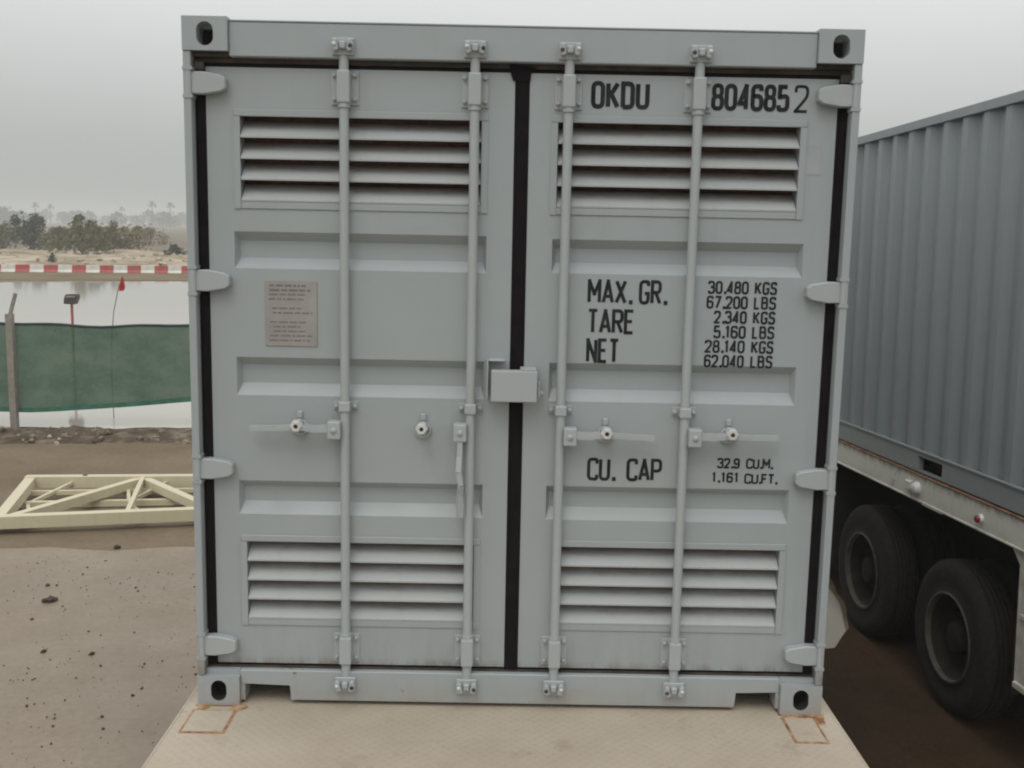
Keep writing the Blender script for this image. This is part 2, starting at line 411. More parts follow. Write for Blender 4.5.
def sandh(x, y, u, v): return .02 + max(0, min(1, v * 8)) * max(0, min(1, (1 - v) * 4)) * (.22 + .22 * nz3(x, y, .09, 1) + .32 * nz3(x, y, .35, 5)) + .2 * (v < .02)
snd = relief('sandy_bank', 'sand', -230, 160, 0, 1, 260, 30, lambda x, y, u, v: 0)
for v in snd.data.vertices:
    t = v.co.y; x = v.co.x; y = by(x) + .5 + t * 50
    v.co.y = y; v.co.z = sandh(x, y, 0, t)
sheet('scrubland', 'scrub', [(-880, 112 - 200), (-300, 20), (-60, 90), (0, 118), (160, 180), (880, 200), (880, 1080), (-880, 1080)], .010)

# ------------------------------------------------------------------ lettering (stencil-like condensed strokes)
def rp(pts, r=.2, closed=False):
    """round the corners of a polyline; a point may carry its own radius as third value"""
    P = [Vector(p[:2]) for p in pts]; rad = [p[2] if len(p) > 2 else r for p in pts]; n = len(P); out = []
    for i in range(n):
        if not closed and i in (0, n-1): out.append(P[i]); continue
        a, b, c = P[i-1], P[i], P[(i+1) % n]
        q = min(rad[i], (a-b).length * .499, (c-b).length * .499)
        if q < 1e-4: out.append(b); continue
        s_, e_ = b + (a-b).normalized() * q, b + (c-b).normalized() * q
        for k in range(7):
            t = k / 6; out.append(s_ * (1-t)**2 + b * 2*t*(1-t) + e_ * t*t)
    if closed: out.append(out[0].copy())
    return out
GL = {
 'O': (.5, [rp([(0,0),(.5,0),(.5,1),(0,1)], .23, True)]), '0': (.5, [rp([(0,0),(.5,0),(.5,1),(0,1)], .25, True)]),
 'K': (.5, [rp([(0,0),(0,1)]), rp([(.5,1),(.06,.42)]), rp([(.16,.56),(.5,0)])]),
 'D': (.5, [rp([(0,0,0),(.5,0),(.5,1),(0,1,0)], .22, True)]), 'U': (.5, [rp([(0,1),(0,0),(.5,0),(.5,1)], .22)]),
 '8': (.5, [rp([(.03,.53),(.47,.53),(.47,1),(.03,1)], .2, True), rp([(0,0),(.5,0),(.5,.53),(0,.53)], .22, True)]),
 '4': (.5, [rp([(.37,0),(.37,1,0),(0,.24,0),(.5,.24)], 0)]),
 '6': (.5, [rp([(.48,.80),(.48,1),(0,1),(0,0),(.5,0),(.5,.57),(.02,.57)], .22)]),
 '9': (.5, [rp([(.02,.20),(.02,0),(.5,0),(.5,1),(0,1),(0,.43),(.48,.43)], .22)]),
 '5': (.5, [rp([(.47,1),(.05,1,0),(.03,.54,.02),(.5,.62),(.5,0),(0,0),(0,.2)], .22)]),
 '2': (.5, [rp([(0,.76),(0,1),(.5,1),(.5,.60,.18),(0,0,0),(.5,0)], .24)]),
 '3': (.5, [rp([(0,.8),(0,1),(.48,1),(.48,.54),(.16,.54)], .2), rp([(.16,.53),(.5,.53),(.5,0),(0,0),(0,.2)], .22)]),
 '1': (.26, [rp([(0,.82),(.16,1,0),(.16,0)], 0)]), '7': (.5, [rp([(0,1),(.5,1,0),(.15,0)], 0)]),
 'M': (.62, [rp([(0,0),(0,1,0),(.31,.38,0),(.62,1,0),(.62,0)], 0)]),
 'A': (.54, [rp([(0,0),(.27,1,0),(.54,0)], 0), rp([(.09,.28),(.45,.28)])]),
 'X': (.52, [rp([(0,0),(.52,1)]), rp([(0,1),(.52,0)])]),
 'G': (.5, [rp([(.5,.8),(.5,1),(0,1),(0,0),(.5,0),(.5,.45,0),(.27,.45)], .22)]),
 'R': (.5, [rp([(0,0),(0,1,0),(.5,1),(.5,.5),(0,.5)], .2), rp([(.24,.5),(.5,0)])]),
 'P': (.5, [rp([(0,0),(0,1,0),(.5,1),(.5,.46),(0,.46)], .2)]),
 'T': (.5, [rp([(0,1),(.5,1)]), rp([(.25,1),(.25,0)])]),
 'E': (.44, [rp([(.44,1),(0,1,0),(0,0,0),(.44,0)], 0), rp([(0,.52),(.38,.52)])]),
 'F': (.44, [rp([(.44,1),(0,1,0),(0,0)], 0), rp([(0,.52),(.38,.52)])]),
 'N': (.5, [rp([(0,0),(0,1,0),(.5,0,0),(.5,1)], 0)]), 'L': (.42, [rp([(0,1),(0,0,0),(.42,0)], 0)]),
 'C': (.5, [rp([(.5,.78),(.5,1),(0,1),(0,0),(.5,0),(.5,.22)], .22)]),
 'B': (.5, [rp([(0,0,0),(.5,0),(.5,.53),(0,.53,0)], .2, True), rp([(0,.53),(0,1,0),(.47,1),(.47,.53),(.2,.53)], .2)]),
 'S': (.5, [rp([(.48,.8),(.48,1),(.02,1),(.02,.54),(.5,.50),(.5,0),(0,0),(0,.2)], .2)]),
 '.': (.10, 'dot'), ' ': (.42, None)}
def ribbon(b, pts, w, Y):
    cut = [i for i in range(1, len(pts) - 1) if (pts[i] - pts[i-1]).normalized().dot((pts[i+1] - pts[i]).normalized()) < .45]
    if cut:
        idx = [0] + cut + [len(pts) - 1]
        for k, (i, j) in enumerate(zip(idx, idx[1:])):
            seg = [p.copy() for p in pts[i:j+1]]
            if k > 0: seg[0] += (seg[0] - seg[1]).normalized() * w * .42
            if k < len(idx) - 2: seg[-1] += (seg[-1] - seg[-2]).normalized() * w * .42
            ribbon(b, seg, w, Y - .00011 * k)
        return
    n = len(pts); L, Rr = [], []
    closed = (pts[0] - pts[-1]).length < 1e-6
    for i, p in enumerate(pts):
        a = pts[i-1] if i > 0 else (pts[-2] if closed else None)
        c = pts[i+1] if i < n-1 else (pts[1] if closed else None)
        d1 = (p - a).normalized() if a is not None else (c - p).normalized()
        d2 = (c - p).normalized() if c is not None else d1
        n1, n2 = Vector((-d1.y, d1.x)), Vector((-d2.y, d2.x)); m = (n1 + n2)
        m = m.normalized() if m.length > .1 else n1
        k = min(w / 2 / max(.45, m.dot(n1)), w)
        L.append(p + m * k); Rr.append(p - m * k)
    vl = [b.bm.verts.new((q.x, Y, q.y)) for q in L]; vr = [b.bm.verts.new((q.x, Y, q.y)) for q in Rr]
    b._mark([b.bm.faces.new((vl[i], vr[i], vr[i+1], vl[i+1])) for i in range(n-1)])
def lettering(txt, x0, x1, z0, z1, w, Y, parent, gap=.2, m='ink'):
    b = mk(m); tot = sum(GL[c][0] for c in txt); h = z1 - z0 - w
    units = tot; ngap = len(txt) - 1
    # letter width scale so the line fills x0..x1
    g = gap
    sx = (x1 - x0 - w * 1.0) / (units + ngap * (g + 0)); x = x0 + w / 2; k = 0
    for c in txt:
        wd, st = GL[c]
        if st == 'dot': b.box(x, x + w * 1.15, Y - .0006, Y, z0, z0 + w * 1.25)
        elif st:
            for s_ in st:
                ribbon(b, [Vector((x + p.x * sx, z0 + w / 2 + p.y * h)) for p in s_], w, Y - .0003 * (k % 5)); k += 1
        x += (wd + g) * sx
    return b.build('lettering', parent)

# ------------------------------------------------------------------ container shells
def corner_casting(x, y, z, sx, sy, sz):
    """ISO corner casting, 178 x 162 x 118, oval openings in its outer faces; sx, sy, sz point outwards"""
    b = mk('grey_low' if sz < 0 else 'grey')
    def ring(fr, depth_dir, ow, oh, bw, bh, m):
        pass
    x1, y1, z1 = x - sx * .162, y - sy * .178, z - sz * .118
    t = .012
    cz = z - sz * .060; cx = x - sx * .082
    # end face (facing y): plate with an oval hole made of quads around the oval
    def plate(to3, u0, u1, v0, v1, cu, cv, ru, rv, straight, depth):
        n = 24; oval = []
        for k in range(n):
            a = 2 * math.pi * k / n; u = ru * math.cos(a); v = ru * math.sin(a) + (straight if math.sin(a) > 0 else -straight)
            oval.append((cu + u, cv + v))
        def edge(u, v):
            du, dv = u - cu, v - cv
            ts = []
            if du > 1e-9: ts.append((u1 - cu) / du)
            if du < -1e-9: ts.append((u0 - cu) / du)
            if dv > 1e-9: ts.append((v1 - cv) / dv)
            if dv < -1e-9: ts.append((v0 - cv) / dv)
            tt = min(ts); return (cu + du * tt, cv + dv * tt)
        outer = [edge(*q) for q in oval]
        corners = [(u1, v1), (u0, v1), (u0, v0), (u1, v0)]
        fs = []
        vi = [b.bm.verts.new(to3(q[0], q[1], 0)) for q in oval]; vo = [b.bm.verts.new(to3(q[0], q[1], 0)) for q in outer]
        vd = [b.bm.verts.new(to3(q[0], q[1], depth)) for q in oval]
        for k in range(n):
            j = (k + 1) % n; loop = [vi[k], vo[k]]
            for c in corners:
                a, d = outer[k], outer[j]
                if (abs(a[0] - c[0]) < 1e-6 and abs(d[1] - c[1]) < 1e-6 and a != c and d != c) or (abs(a[1] - c[1]) < 1e-6 and abs(d[0] - c[0]) < 1e-6 and a != c and d != c):
                    loop.append(b.bm.verts.new(to3(c[0], c[1], 0)))
            loop += [vo[j], vi[j]]; fs.append(b.bm.faces.new(loop))
        b._mark(fs)
        cur0 = b.cur
        if sz < 0: b.use('hole')  # bottom castings: grey inner walls coloured dark as painted shade
        fs2 = [b.bm.faces.new((vi[k], vi[(k+1) % n], vd[(k+1) % n], vd[k])) for k in range(n)]
        b._mark(fs2); b.cur = cur0
        cur = b.cur; b.use('hole'); b._mark([b.bm.faces.new(vd)]); b.cur = cur
    u0, u1 = sorted((x, x1)); v0, v1 = sorted((z, z1))
    plate(lambda u, v, d: (u, y - sy * d, v), u0, u1, v0, v1, cx, cz, .0305, .035, .011, .09)
    a0, a1 = sorted((y, y1))
    plate(lambda u, v, d: (x - sx * d, u, v), a0, a1, v0, v1, y - sy * .089, cz, .03, .03, .010, .05)
    xa, xb = sorted((x, x1)); ya, yb = sorted((y, y1)); za, zb = sorted((z, z1))
    b.quad((xa, ya, z), (xb, ya, z), (xb, yb, z), (xa, yb, z)); b.quad((xa, ya, z1), (xb, ya, z1), (xb, yb, z1), (xa, yb, z1))
    b.quad((x1, ya, za), (x1, yb, za), (x1, yb, zb), (x1, ya, zb)); b.quad((xa, y1, za), (xb, y1, za), (xb, y1, zb), (xa, y1, zb))
    bmesh.ops.recalc_face_normals(b.bm, faces=b.bm.faces[:])
    return b
def corrugated(mname, x, sx, y0, y1, z0, z1, pitch, depth=.044, phase=0):
    """side wall in a plane of constant x, ridges outward at x, troughs depth further in"""
    b = mk(mname); prof = [(y0, 0)]; y = y0 + phase
    a, s_ = pitch * .26, pitch * .24
    while y + pitch < y1:
        prof += [(y, 0), (y + s_, depth), (y + s_ + a, depth), (y + 2 * s_ + a, 0)]; y += pitch
    prof.append((y1, 0))
    lo = [b.bm.verts.new((x - sx * d, yy, z0)) for yy, d in prof]; hi = [b.bm.verts.new((x - sx * d, yy, z1)) for yy, d in prof]
    fs = [b.bm.faces.new((lo[i], lo[i+1], hi[i+1], hi[i])) for i in range(len(prof)-1)]
    b._mark(fs); return b
WX, HZ, LY = 1.219, 2.591, 6.058
def shell(root, mat, pitch, ox=0, front=True, phase=.1, near=True):
    """rails, side walls, roof, floor, castings of a 20 ft box; local y runs along the box, front end at y=0, centred on ox"""
    for sx in (-1, 1):
        corrugated(mat, ox + sx * (WX - .018), sx, .17, LY - .17, .16, HZ - .06, pitch, phase=phase).build('side_wall', root)
        b = mk(mat); b.box(ox + sx * WX, ox + sx * (WX - .06), .178, LY - .178, HZ - .078, HZ - .012, .004)
        b.build('top_side_rail', root)
        b = mk(mat); xs = (ox + sx * (WX - .006), ox + sx * (WX - .05)); pk = LY / 2
        # bottom side rail with two fork pockets
        b.box(*xs, .178, pk - 1.025 - .18, .012, .160); b.box(*xs, pk - 1.025 + .18, pk + 1.025 - .18, .012, .160); b.box(*xs, pk + 1.025 + .18, LY - .178, .012, .160)
        for q in (-1.025, 1.025):
            b.box(*xs, pk + q - .18, pk + q + .18, .127, .160)
            b.box(*xs, pk + q - .18, pk + q + .18, .012, .022)
        b.box(ox + sx * (WX + .004), ox + sx * (WX - .03), .178, LY - .178, .1605, .170)
        b.build('bottom_side_rail', root)
        for q in (-1.025, 1.025): mk('hole').box(ox + sx * (WX - .09), ox + sx * (WX - .10), pk + q - .19, pk + q + .19, .01, .14).build('fork_pocket', root)
        for sy, yy in ((-1, 0), (1, LY)):
            for sz, zz in ((-1, 0), (1, HZ)):
                cb = corner_casting(ox + sx * WX, yy, zz, sx, sy, sz)
                if mat == 'nbr': cb.mats[0] = M['nbr']
                cb.build('corner_casting', root)
        if not front:
            mk(mat).box(ox + sx * WX, ox + sx * (WX - .10), .004, .12, .118, HZ - .118, .004).build('corner_post', root)
        mk(mat).box(ox + sx * WX, ox + sx * (WX - .10), LY - .12, LY - .004, .118, HZ - .118, .004).build('corner_post', root)
    b = mk(mat); b.box(ox - WX + .06, ox + WX - .06, .06, LY - .05, HZ - .035, HZ - .018); b.build('roof', root)
    b = mk('rusty_grime'); b.box(ox - WX + .06, ox + WX - .06, .07, LY - .05, .13, .158); b.build('floor', root)
    ends = [(LY, -1)] + ([] if front else [(0, 1)])
    for ye, d in ends:
        b = mk(mat); b.box(ox - WX + .1, ox + WX - .1, ye + d * .03, ye + d * .06, .16, HZ - .1)
        for k in range(8):
            xx = ox - .98 + k * .26; b.box(xx, xx + .13, ye + d * .008, ye + d * .0295, .17, HZ - .11, .01)
        b.build('end_wall', root)
        for za, zb in ((HZ - .11, HZ - .012), (.014, .15)): mk(mat).box(ox - WX + .162, ox + WX - .162, ye + d * .01, ye + d * .09, za, zb).build('end_rail', root)

# ================================================================== the container in front
YD = .055                                    # door skin plane, behind the casting faces
C1 = thing('shipping_container', 'grey container with louvred double doors lettered OKDU, on the cream deck', 'shipping container', (0, 0, D))
shell(C1, 'grey', .278)
for sx in (-1, 1):                           # rear corner posts: thin front lip, recess, inner J section
    b = mk('grey')
    b.box(sx * 1.219, sx * 1.191, .004, .10, .119, HZ - .119, .003)
    b.box(sx * 1.190, sx * 1.06, .095, .14, .119, HZ - .119)
    for zc in (2.362, 1.652, .940, .236):    # lugs welded on the post
        b.box(sx * 1.2205, sx * 1.186, .001, .06, zc + .043, zc + .055)
        b.box(sx * 1.2205, sx * 1.186, .001, .06, zc - .055, zc - .043)
    b.build('corner_post', C1)
# header and sill
b = mk('grey'); b.box(-1.057, 1.057, .018, .13, 2.456, 2.578, .004)
b.box(-1.0565, 1.0565, .016, .03, 2.5785, 2.583)
b.build('door_header', C1)
b = mk('grey_low')
b.prism([(-1.0565, .138), (-1.0565, .080), (-.861, .080), (-.861, .016), (.882, .016), (.882, .080), (1.0565, .080), (1.0565, .138)], 'y', .020, .12, .003)
b.box(-1.056, -1.040, .022, .11, .014, .0795); b.box(1.043, 1.056, .022, .11, .014, .0795)
b.box(-1.19, -1.0575, .030, .12, .1185, .138); b.box(1.0575, 1.19, .030, .12, .1185, .138)
b.build('door_sill', C1)
for xa, xb in ((-1.05, -.86), (.88, 1.05)):
    b = mk('hole'); b.box(xa, xb, .32, .33, .01, .0800); b.box(xa, xb, .125, .33, .0805, .085); b.build('fork_pocket', C1)
b = mk('rusty_grime'); b.box(-1.19, 1.19, .052, .0615, 2.4385, 2.4555); b.box(-1.19, 1.19, .045, .0615, .1385, .1440); b.box(-1.19, 1.19, .14, .145, .1, 2.5)
for sx in (-1, 1): b.box(sx * 1.189, sx * 1.06, .03, .09, 2.4562, 2.470); b.box(sx * 1.189, sx * 1.152, .03, .058, 2.41, 2.4380)
b.build('rusty_door_frame', C1, label='rust-browned frame edge showing above and below the doors')

def door(side):
    """side -1: left leaf, 1: right leaf"""
    xo, xi = (1.152, .027)
    X = lambda v: side * v
    z0, z1 = .154, 2.424
    rx0, rx1 = 1.058, .122                    # field with the pressed troughs
    b = mk('grey')
    def q(xa, xb, za, zb, y=YD): b.quad((X(xa), y, za), (X(xb), y, za), (X(xb), y, zb), (X(xa), y, zb))
    lv = [(1.030, .146, 1.946, 2.251), (1.030, .152, .338, .648)]
    if side > 0: lv = [(1.022, .133, 1.946, 2.251), (1.034, .178, .338, .648)]
    tr = [(1.835, 1.801, 1.738, 1.699), (1.366, 1.334, 1.264, 1.221), (.889, .860, .801, .757)]
    if side > 0: tr = [(1.829, 1.795, 1.742, 1.703), (1.366, 1.334, 1.262, 1.219), (.889, .860, .799, .756)]
    # skin split at all heights
    q(xo, rx0, z0, z1); q(rx1, xi, z0, z1)
    blocks = [(lv[0][3], lv[0][2], 'l', lv[0])] + [(t[0], t[3], 't', t) for t in tr] + [(lv[1][3], lv[1][2], 'l', lv[1])]
    top = z1
    for zt, zb, k, d in blocks:
        q(rx0, rx1, zt, top)
        if k == 't':
            dp = .036; e_ = .014; ya = YD; yb = YD + dp; zA, zB, zC, zD = d
            xa, xb = rx0, rx1; xc, xd = rx0 - e_, rx1 + e_
            b.quad((X(xa), ya, zA), (X(xb), ya, zA), (X(xd), yb, zB), (X(xc), yb, zB))
            b.quad((X(xc), yb, zB), (X(xd), yb, zB), (X(xd), yb, zC), (X(xc), yb, zC))
            b.quad((X(xc), yb, zC), (X(xd), yb, zC), (X(xb), ya, zD), (X(xa), ya, zD))
            b.quad((X(xa), ya, zA), (X(xc), yb, zB), (X(xc), yb, zC), (X(xa), ya, zD))
            b.quad((X(xb), ya, zA), (X(xd), yb, zB), (X(xd), yb, zC), (X(xb), ya, zD))
        else:
            q(rx0, d[0], zb, zt); q(d[1], rx1, zb, zt)
        top = zb
    q(rx0, rx1, z0, top)
    # folded edges of the leaf
    for xa in (xo, xi): b.quad((X(xa), YD, z0), (X(xa), YD, z1), (X(xa), YD + .05, z1), (X(xa), YD + .05, z0))
    for za in (z0, z1): b.quad((X(xo), YD, za), (X(xi), YD, za), (X(xi), YD + .05, za), (X(xo), YD + .05, za))
    dr = b.build('door', C1, merge=True, label='left leaf of the grey double door' if side < 0 else 'right leaf of the grey double door, with the weights and number lettering')
    me = dr.data
    bm = bmesh.new(); bm.from_mesh(me); bmesh.ops.recalc_face_normals(bm, faces=bm.faces[:]); bm.to_mesh(me); bm.free()
    # louvre vents
    for (xa, xb, zb, zt) in lv:
        n = 4; pt = (zt - zb) / n
        b = mk('slat')
        for k in range(n):
            zf = zb + k * pt
            xA, xB = sorted((X(xa), X(xb)))
            o_ = [(YD - .006, zf), (YD - .006, zf + .006), (YD + .032, zf + .040), (YD + .060, zf + .063), (YD + .062, zf + .061), (YD + .034, zf + .037), (YD - .002, zf)]
            b.prism([(p[0], p[1]) for p in o_], 'x', xA + .002, xB - .002)
        # frame flange, a few mm proud, and a sloped drip sill
        f = .024
        b.use('grey')
        xA, xB = sorted((X(xa), X(xb)))
        b.box(xA - f, xB + f, YD - .005, YD - .0005, zt, zt + .026, .0022)
        b.box(xA - f, xA, YD - .005, YD - .0005, zb - .028, zt - .0005); b.box(xB, xB + f, YD - .005, YD - .0005, zb - .028, zt - .0005)
        b.box(xA + .0005, xB - .0005, YD - .005, YD - .0005, zb - .028, zb - .0005, .0022)
        b.box(xA - .004, xA - .001, YD, YD + .07, zb, zt); b.box(xB + .001, xB + .004, YD, YD + .07, zb, zt)
        b.use('vent_back'); b.box(xA - .01, xB + .01, YD + .072, YD + .076, zb - .01, zt + .03)
        b.build('louvre_vent', dr)
    # gasket
    b = mk('rubber')
    b.box(X(1.189), X(1.153), YD - .006, YD + .012, .150, 2.424, .003)
    b.box(X(1.189), X(.03), YD - .002, YD + .02, 2.4245, 2.438, .002)
    b.box(X(1.189), X(.03), YD + .004, YD + .02, .1445, .1535)
    if side < 0: b.box(-.0265, .0265, YD - .004, YD + .018, .132, 2.4240, .003); b.prism([(-.05, 2.455), (.05, 2.442), (.030, 2.420), (.028, 2.395), (-.035, 2.395), (-.045, 2.425)], 'y', YD - .008, YD - .0045)
    b.build('gasket', dr)
    # hinges
    for zc in (2.362, 1.652, .940, .236):
        b = mk('hardware'); s_ = .040
        b.prism([(X(1.2195), zc + s_ * .95), (X(1.150), zc + s_), (X(1.085), zc + s_ * .72), (X(1.070), zc + s_ * .45), (X(1.070), zc - s_ * .45), (X(1.088), zc - s_ * .75), (X(1.150), zc - s_), (X(1.2195), zc - s_ * .95)], 'y', .012, YD - .001, .004)
        b.tube([(X(1.203), .012, zc - .042), (X(1.203), .012, zc + .042)], .010, 12)
        b.tube([(X(1.203), .012, zc + .042), (X(1.203), .012, zc + .062)], .009, 10)
        b.build('hinge', dr)
    # lock rods with guides, cam keepers and handles
    for x in ((.638 if side > 0 else .645), (.168 if side > 0 else .172)):
        x *= side
        b = mk('hardware'); b.tube([(x, .024, .085), (x, .024, 2.515)], .0175, 16)
        b.tube([(x, .024, 2.285), (x, .024, 2.300)], .0225, 16); b.tube([(x, .024, .283), (x, .024, .296)], .0225, 16)
        b.build('lock_rod', dr)
        for za, zb in ((2.300, 2.416), (.172, .283)):
            b = mk('hardware')
            b.box(x - .0235, x + .0235, -.001, YD - .001, za, zb, .006, 2)
            b.box(x - .050, x + .050, YD - .007, YD - .0005, za - .004, zb + .002, .002)
            b.use('chassis')
            for sx in (-1, 1):
                for zz in (za + .016, zb - .016):
                    b.use('hardware'); b.lathe([(YD - .020, .0005), (YD - .020, .0065), (YD - .008, .0085)], 'y', (x + sx * .037, 0, zz), 8)
            b.build('rod_bracket', dr)
        b = mk('hardware'); zc = 1.187
        b.box(x - .022, x + .022, .001, YD - .001, zc - .018, zc + .022, .006, 2); b.box(x - .046, x + .046, YD - .006, YD - .0005, zc - .015, zc + .019, .002)
        for sx in (-1, 1): b.lathe([(YD - .022, .0005), (YD - .022, .0075), (YD - .007, .0085)], 'y', (x + sx * .035, 0, zc), 8)
        b.build('rod_guide', dr)
        for zc, sg in ((2.495, 1), (.088, -1)):
            b = mk('hardware')
            b.box(x - .040, x + .040, .004, .017, zc - .028, zc + .032, .003)
            for sx in (-1, 1):
                pts = [(x + sx * .014, zc - .014), (x + sx * .020, zc + .024), (x + sx * .036, zc + .028), (x + sx * .040, zc + .004), (x + sx * .030, zc - .020)]
                b.prism(pts, 'y', -.022, .004, .004)
            b.box(x - .012, x + .012, -.014, .012, zc - .008, zc + .018, .004)
            b.use('bright'); b.lathe([(-.027, .0005), (-.027, .006), (-.022, .008)], 'y', (x + side * .029, 0, zc + .006), 8)
            b.use('rusty_grime'); b.lathe([(-.0245, .0005), (-.0245, .0075), (-.0215, .0078)], 'y', (x - side * .029, 0, zc + .002), 8)
            b.build('cam_keeper', dr)
    return dr
dl, dr_ = door(-1), door(1)

def retainer(parent, x, z):
    b = mk('hardware')
    b.box(x - .011, x + .011, YD - .012, YD - .0005, z + .018, z + .046, .004)      # hasp plate above
    b.lathe([(YD - .002, .032), (YD - .012, .032), (YD - .014, .026), (YD - .004, .022)], 'y', (x, 0, z - .018), 20)
    b.use('bright'); b.lathe([(-.034, .0085), (-.039, .0095), (-.039, .019), (-.030, .024), (.010, .022)], 'y', (x, 0, z), 6, False); b.use('hardware'); b.lathe([(.010, .018), (.050, .018)], 'y', (x, 0, z), 12)
    b.use('hole'); b.lathe([(-.0335, .0005), (-.0335, .0095)], 'y', (x, 0, z), 10)
    return b.build('handle_retainer', parent)
def handle(parent, xr, s, xend, zr, zend, hang=False):
    """hub block clamped on the rod and a flat bent lever"""
    b = mk('hardware')
    xa = xr + s * .012; xb = xr + s * .062
    b.box(xa, xb, -.020, .034, zr - .035, zr + .034, .006, 2)
    b.lathe([(-.026, .0005), (-.026, .010), (-.019, .012)], 'y', ((xa + xb) / 2, 0, zr), 10)
    if not hang:
        P = [(xb, -.006, zr + .006), (xb + s * .05, -.008, zr + .004), (xr + s * .15, -.018, zr + .012), (xr + s * .19, -.018, zr + .010), (xr + s * .25, -.004, zr + .004), (xend, -.002, zend)]
    else:
        xm = (xa + xb) / 2 + s * .0
        P = [(xm, -.006, zr - .034), (xm, -.008, zr - .09), (xm + s * .002, -.020, zr - .15), (xm - s * .006, -.020, zr - .20), (xm - s * .002, -.006, zr - .24), (xm - s * .001, -.004, zend)]
    for i in range(len(P) - 1):
        b.bar(P[i], P[i+1], .020, .026 if (not hang and i < 3) else .020)
    if not hang: b.tube([P[1], P[2], P[3], P[4]], .011, 10)
    return b.build('door_handle', parent)
handle(dl, -.645, -1, -.998, 1.103, 1.104); retainer(dl, -.820, 1.119)
handle(dl, -.172, -1, 0, 1.102, .775, True); retainer(dl, -.352, 1.117)
handle(dr_, .168, 1, .524, 1.094, 1.094); retainer(dr_, .341, 1.112)
handle(dr_, .638, 1, .989, 1.098, 1.103); retainer(dr_, .811, 1.117)
# lock box across the gap
b = mk('hardware')
b.box(-.112, -.106, -.015, YD - .001, 1.232, 1.381, .002); b.box(-.1055, -.045, -.015, YD - .001, 1.375, 1.381, .002)
b.box(-.1055, -.030, YD - .006, YD - .001, 1.215, 1.3745, .001)
b.build('lock_housing', dl)
b = mk('hardware')
b.box(-.095, .076, -.048, -.004, 1.228, 1.345, .004, 2); b.box(.012, .074, -.003, YD - .001, 1.232, 1.350, .003)
b.box(.020, .072, -.040, .030, 1.3455, 1.3510, .002)
b.box(.0765, .100, .010, .040, 1.246, 1.262, .004); b.box(.078, .088, -.01, YD - .001, 1.24, 1.30, .003)
b.build('lock_box', dr_)
# data plate on the left leaf, faded label on the right one
b = mk('plate'); b.box(-.947, -.752, YD - .004, YD - .0005, 1.410, 1.655, .001)
b.use('plate_ink'); random.seed(3)
for r_ in range(13):
    zz = 1.640 - r_ * .0172; x = -.935 + random.random() * .02
    end = -.765 - random.random() * .05
    if r_ in (4, 7): continue
    while x < end:
        l = .008 + random.random() * .030; b.box(x, min(x + l, end), YD - .0046, YD - .0041, zz - .0045 * (1.5 if r_ < 2 else 1), zz + .001); x += l + .006
b.build('data_plate', dl)
mk('faded_label').box(1.043, 1.103, YD - .0016, YD - .0004, 2.082, 2.189).build('faded_label', dr_)
# lettering on the right leaf
Yt = YD - .0012
lettering('OKDU', .250, .464, 2.303, 2.402, .0165, Yt, dr_, .28)
lettering('804685', .689, .975, 2.305, 2.402, .0155, Yt, dr_, .26)
lettering('2', .992, 1.045, 2.303, 2.402, .0105, Yt, dr_)
lettering('MAX.', .259, .427, 1.592, 1.684, .0125, Yt, dr_, .24)
lettering('GR.', .451, .557, 1.592, 1.684, .0125, Yt, dr_, .26)
lettering('TARE', .260, .439, 1.479, 1.573, .0125, Yt, dr_, .22)
lettering('NET', .260, .386, 1.368, 1.462, .0125, Yt, dr_, .24)
for i, (n_, xa, u) in enumerate((('30.480', .709, 'KGS'), ('67.200', .706, 'LBS'), ('2.340', .736, 'KGS'), ('5.160', .737, 'LBS'), ('28.140', .706, 'KGS'), ('62.040', .706, 'LBS'))):
    zt = 1.686 - i * .0555
    lettering(n_, xa, .862 - i * .001, zt - .049, zt, .0082, Yt, dr_, .26)
    lettering(u, .884 - i * .0005, .968 - i * .0005, zt - .049, zt, .0082, Yt, dr_, .30)
lettering('CU. CAP', .277, .565, .913, 1.003, .0125, Yt, dr_, .22)
lettering('32.9', .776, .862, .970, 1.011, .0075, Yt, dr_, .24)
lettering('CU.M.', .886, .990, .970, 1.011, .0075, Yt, dr_, .20)
lettering('1.161', .757, .860, .914, .955, .0075, Yt, dr_, .30)
lettering('CU.FT.', .882, 1.010, .911, .952, .0075, Yt, dr_, .18)

